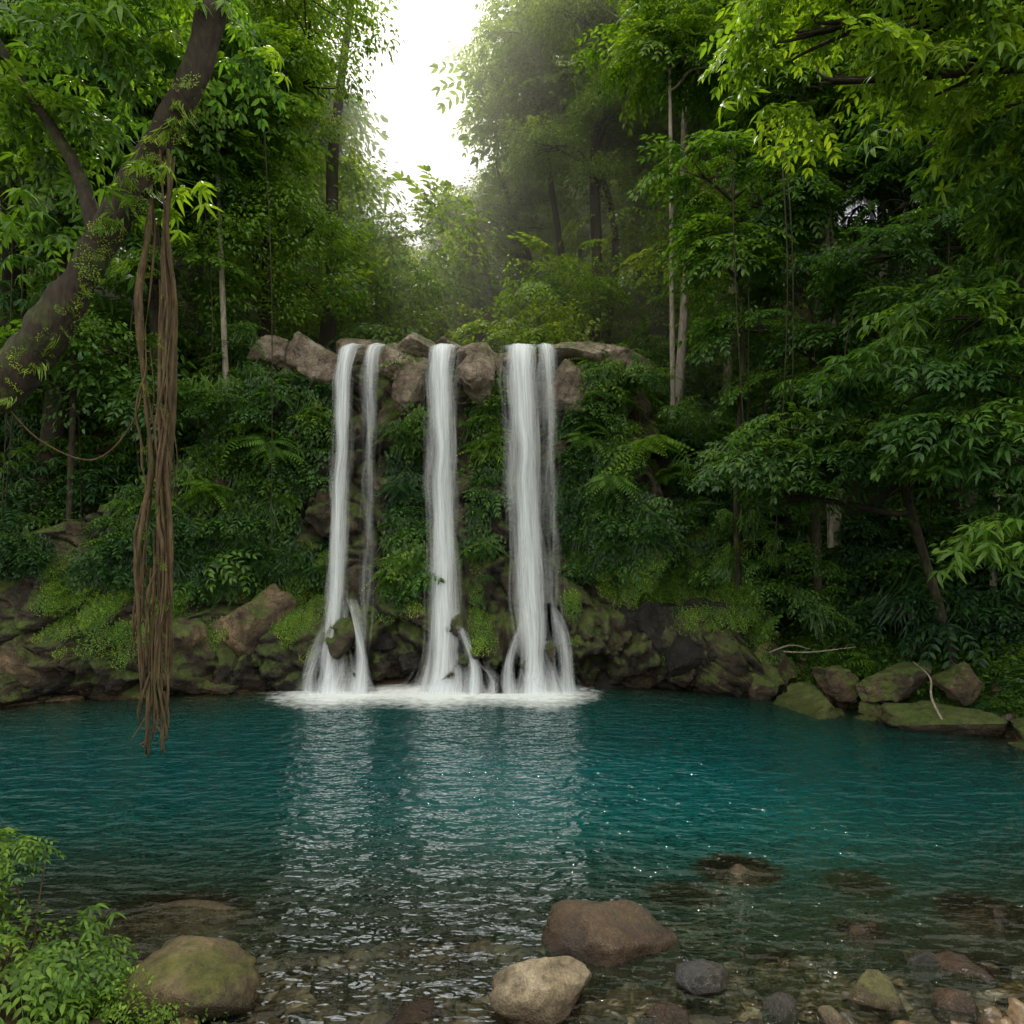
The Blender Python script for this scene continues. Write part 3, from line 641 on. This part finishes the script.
deep=b.ramp(b.math('DIVIDE',dp,2.6),[(0,(.04,.055,.025)),(.3,(.012,.050,.038)),(.65,(.003,.062,.058)),(1,(.002,.060,.066))])
tr=b.n('ShaderNodeBsdfTransparent',i_Color=(.88,.94,.86,1));df=b.n('ShaderNodeBsdfDiffuse',i_Color=deep)
m1=b.n('ShaderNodeMixShader',i_0=a);nt.links.new(tr.outputs[0],m1.inputs[1]);nt.links.new(df.outputs[0],m1.inputs[2])
gl=b.n('ShaderNodeBsdfGlossy',i_Roughness=.04,i_Normal=bp.outputs[0]);fr=b.n('ShaderNodeFresnel',i_IOR=1.33,i_Normal=bp.outputs[0])
m2=b.n('ShaderNodeMixShader',i_0=fr.outputs[0]);nt.links.new(m1.outputs[0],m2.inputs[1]);nt.links.new(gl.outputs[0],m2.inputs[2])
ff=b.math('ADD',fo,b.math('MULTIPLY',b.math('SUBTRACT',b.noise(pos,4.5,5,.65),.5),1.2));ff=b.ramp(ff,[(.15,0.),(.95,1.)])
ff=b.math('MULTIPLY',ff,b.math('MINIMUM',b.math('MULTIPLY',fo,3.),1.))
wh=b.n('ShaderNodeBsdfDiffuse',i_Color=(.85,.9,.92,1))
m3=b.n('ShaderNodeMixShader',i_0=ff);nt.links.new(m2.outputs[0],m3.inputs[1]);nt.links.new(wh.outputs[0],m3.inputs[2]);b.out(m3.outputs[0])
w=mk('water',np.stack([xf,yf,0*xf],1),gridf(len(wx),len(wy)),m)
attr(w,'depth',dep)
xs=np.clip(xf,-3.9,.75)
dx=np.hypot((xf-xs)*.75,(yf-14.1)*.65)+.22*np.abs(np.sin((xf+3.6)*1.5))
attr(w,'foam',np.clip(1.35-dx/.92,0,1))
# ---------------------------------------------------------------- falls
def fall_mat(name):
    m,nt=newmat(name);b=NB(nt)
    uv=b.n('ShaderNodeUVMap',uv_map='UVMap').outputs[0]
    a=b.n('ShaderNodeAttribute',attribute_name='op').outputs[2]
    mp=b.n('ShaderNodeMapping',i_Vector=uv);mp.inputs['Scale'].default_value=(7,.4,1)
    s1=b.noise(mp.outputs[0],1.,3,.6)
    mp2=b.n('ShaderNodeMapping',i_Vector=uv);mp2.inputs['Scale'].default_value=(22,.7,1)
    s2=b.noise(mp2.outputs[0],1.,3,.6)
    s=b.math('ADD',b.math('MULTIPLY',s1,.62),b.math('MULTIPLY',s2,.38))
    al=b.math('ADD',b.math('MULTIPLY',b.math('SUBTRACT',s,.5),2.2),b.math('SUBTRACT',b.math('MULTIPLY',a,1.15),.34),True)
    al=b.math('MULTIPLY',al,b.math('MULTIPLY',a,1.15,True))
    d=b.n('ShaderNodeBsdfDiffuse',i_Color=(.88,.93,.98,1));t=b.n('ShaderNodeBsdfTranslucent',i_Color=(.88,.93,.98,1))
    mx=b.n('ShaderNodeMixShader',i_0=.3);nt.links.new(d.outputs[0],mx.inputs[1]);nt.links.new(t.outputs[0],mx.inputs[2])
    tp=b.n('ShaderNodeBsdfTransparent');m2=b.n('ShaderNodeMixShader',i_0=al);nt.links.new(tp.outputs[0],m2.inputs[1]);nt.links.new(mx.outputs[0],m2.inputs[2])
    b.out(m2.outputs[0]);return m
M_fall=fall_mat('falling_water')
def sheets(name,strips):
    root=None
    for si,(P,Wd,Op) in enumerate(strips):
      for layer in range(3 if si<2 else 2):
        C=catmull(P,10);n=len(C);w=np.interp(np.linspace(0,1,n),np.linspace(0,1,len(Wd)),Wd)*(1.3-.27*layer)
        op=np.interp(np.linspace(0,1,n),np.linspace(0,1,len(Op)),Op)
        L=np.concatenate([[0],np.cumsum(np.linalg.norm(np.diff(C,axis=0),axis=1))])
        nu=33;u=np.linspace(-.5,.5,nu)
        U,Lg=np.meshgrid(u,L,indexing='ij');Wg=np.broadcast_to(w,(nu,n))
        xx=C[:,0][None]+U*Wg+.06*vnoise(Lg*1.3,U*3+si,0,layer)
        yy=C[:,1][None]-.06*layer-.10*np.cos(U*math.pi)+.05*vnoise(U*9,Lg*.5,layer,si+5)
        zz=C[:,2][None]+0*U
        edge=1-np.abs(U*2)**1.5
        o=np.clip(edge,0,1)*op[None]*(.88)
        uv=np.stack([(U*w.mean()+si*3.7+layer*1.31).ravel(),(Lg+layer*2.3).ravel()],1)
        ob=mk(name if root is None else 'water_sheet',np.stack([xx.ravel(),yy.ravel(),zz.ravel()],1),gridf(nu,n),M_fall,True,root,uv=uv)
        attr(ob,'op',o.ravel())
        if root is None: root=ob
def drop(x0,x1,w0,w1,op,y1=14.35,zend=-.02,yt=15.3):
    return ([(x0,16.9,7.95),(x0,16.1,7.75),(x0,yt+.1,7.35),(x0*.8+x1*.2,yt-.1,6.3),(x0*.5+x1*.5,yt-.2,4),(x0*.2+x1*.8,yt-.4,1.9),(x1,y1+.2,.8),(x1,y1,zend)],[w0*.9,w0*1.05,w0*1.05,w0*1.0,w0*1.05,w0*1.15,w1,w1*1.4],op)
def cas(x0,z0,x1,w,op):
    return ([(x0,14.85,z0),(x0*.6+x1*.4,14.55,z0*.88),(x1,14.3,z0*.4),(x1*1.0,14.12,-.02)],[w*.7,w*.9,w*1.1,w*1.5],op)
sheets('waterfall',[drop(-3.72,-3.85,.48,.7,[.9,1,1,1,.95,.9,.85,.95]),drop(-3.15,-3.15,.58,.45,[.85,.95,.8,.6,.48,.42,.35,.45]),cas(-3.55,2.0,-3.12,.36,[.2,.7,.85,.9]),cas(-3.9,1.4,-4.15,.35,[.2,.5,.7,.8]),cas(-3.55,.9,-3.55,1.4,[0,.3,.65,.9])])
sheets('waterfall',[drop(-1.6,-1.45,.78,.95,[.9,1,1,1,.95,.95,.92,.95]),cas(-1.25,1.4,-.8,.4,[.2,.6,.8,.85]),cas(-1.1,.8,-.4,.45,[.1,.4,.6,.7]),cas(-1.3,.9,-1.2,1.8,[0,.3,.65,.9])])
sheets('waterfall',[drop(.2,.45,.98,.9,[.9,1,1,.97,.92,.88,.88,.95]),drop(.78,.95,.62,.55,[.9,.95,.8,.62,.5,.42,.42,.5]),cas(.4,1.6,-.05,.4,[.1,.6,.75,.8]),cas(.8,1.8,1.15,.35,[.2,.6,.8,.85]),cas(.5,.9,.6,1.6,[0,.3,.65,.9])])
# ---------------------------------------------------------------- humid air over the valley behind the falls
m,nt=newmat('humid_air');b=NB(nt)
vs=b.n('ShaderNodeVolumeScatter',i_Color=(1,.98,.82,1),i_Density=.028,i_Anisotropy=.5)
o=nt.nodes.new('ShaderNodeOutputMaterial');nt.links.new(vs.outputs[0],o.inputs['Volume'])
v=[(x,y,z) for x in(-60,60) for y in(16.8,90) for z in(5,40)]
mk('mist',v,[(0,1,3,2),(4,6,7,5),(0,4,5,1),(2,3,7,6),(0,2,6,4),(1,5,7,3)],m,False)
# ---------------------------------------------------------------- light
el=math.radians(53);az=math.radians(-17)   # azimuth from +Y towards +X
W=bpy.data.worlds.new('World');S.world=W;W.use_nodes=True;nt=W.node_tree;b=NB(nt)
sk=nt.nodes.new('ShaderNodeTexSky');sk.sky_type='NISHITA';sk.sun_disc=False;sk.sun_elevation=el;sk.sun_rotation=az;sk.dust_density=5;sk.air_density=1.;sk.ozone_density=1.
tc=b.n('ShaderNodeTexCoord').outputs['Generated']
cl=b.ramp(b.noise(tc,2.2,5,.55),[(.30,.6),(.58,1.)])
colr=b.mix(cl,sk.outputs[0],(14.0,13.5,11.9))  # bright cloud cover added to the sky as soft fill for the gorge
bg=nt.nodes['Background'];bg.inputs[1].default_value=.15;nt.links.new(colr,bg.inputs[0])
sun=bpy.data.lights.new('sun','SUN');sun.energy=5;sun.angle=math.radians(1.5);sun.color=(1,.92,.72)
so=bpy.data.objects.new('sun',sun);S.collection.objects.link(so)
d=Vector((math.sin(az)*math.cos(el),math.cos(az)*math.cos(el),math.sin(el)))
so.rotation_euler=d.to_track_quat('Z','Y').to_euler()
# ---------------------------------------------------------------- camera
cam=bpy.data.cameras.new('camera');cam.lens=24;cam.sensor_width=36;cam.shift_y=.035;cam.clip_end=2000
co=bpy.data.objects.new('camera',cam);S.collection.objects.link(co);co.location=(0,0,3);co.rotation_euler=(math.radians(90),0,0);S.camera=co
S.view_settings.view_transform='Standard';S.view_settings.look='None';S.view_settings.exposure=0
print('instances',TOTAL[0])
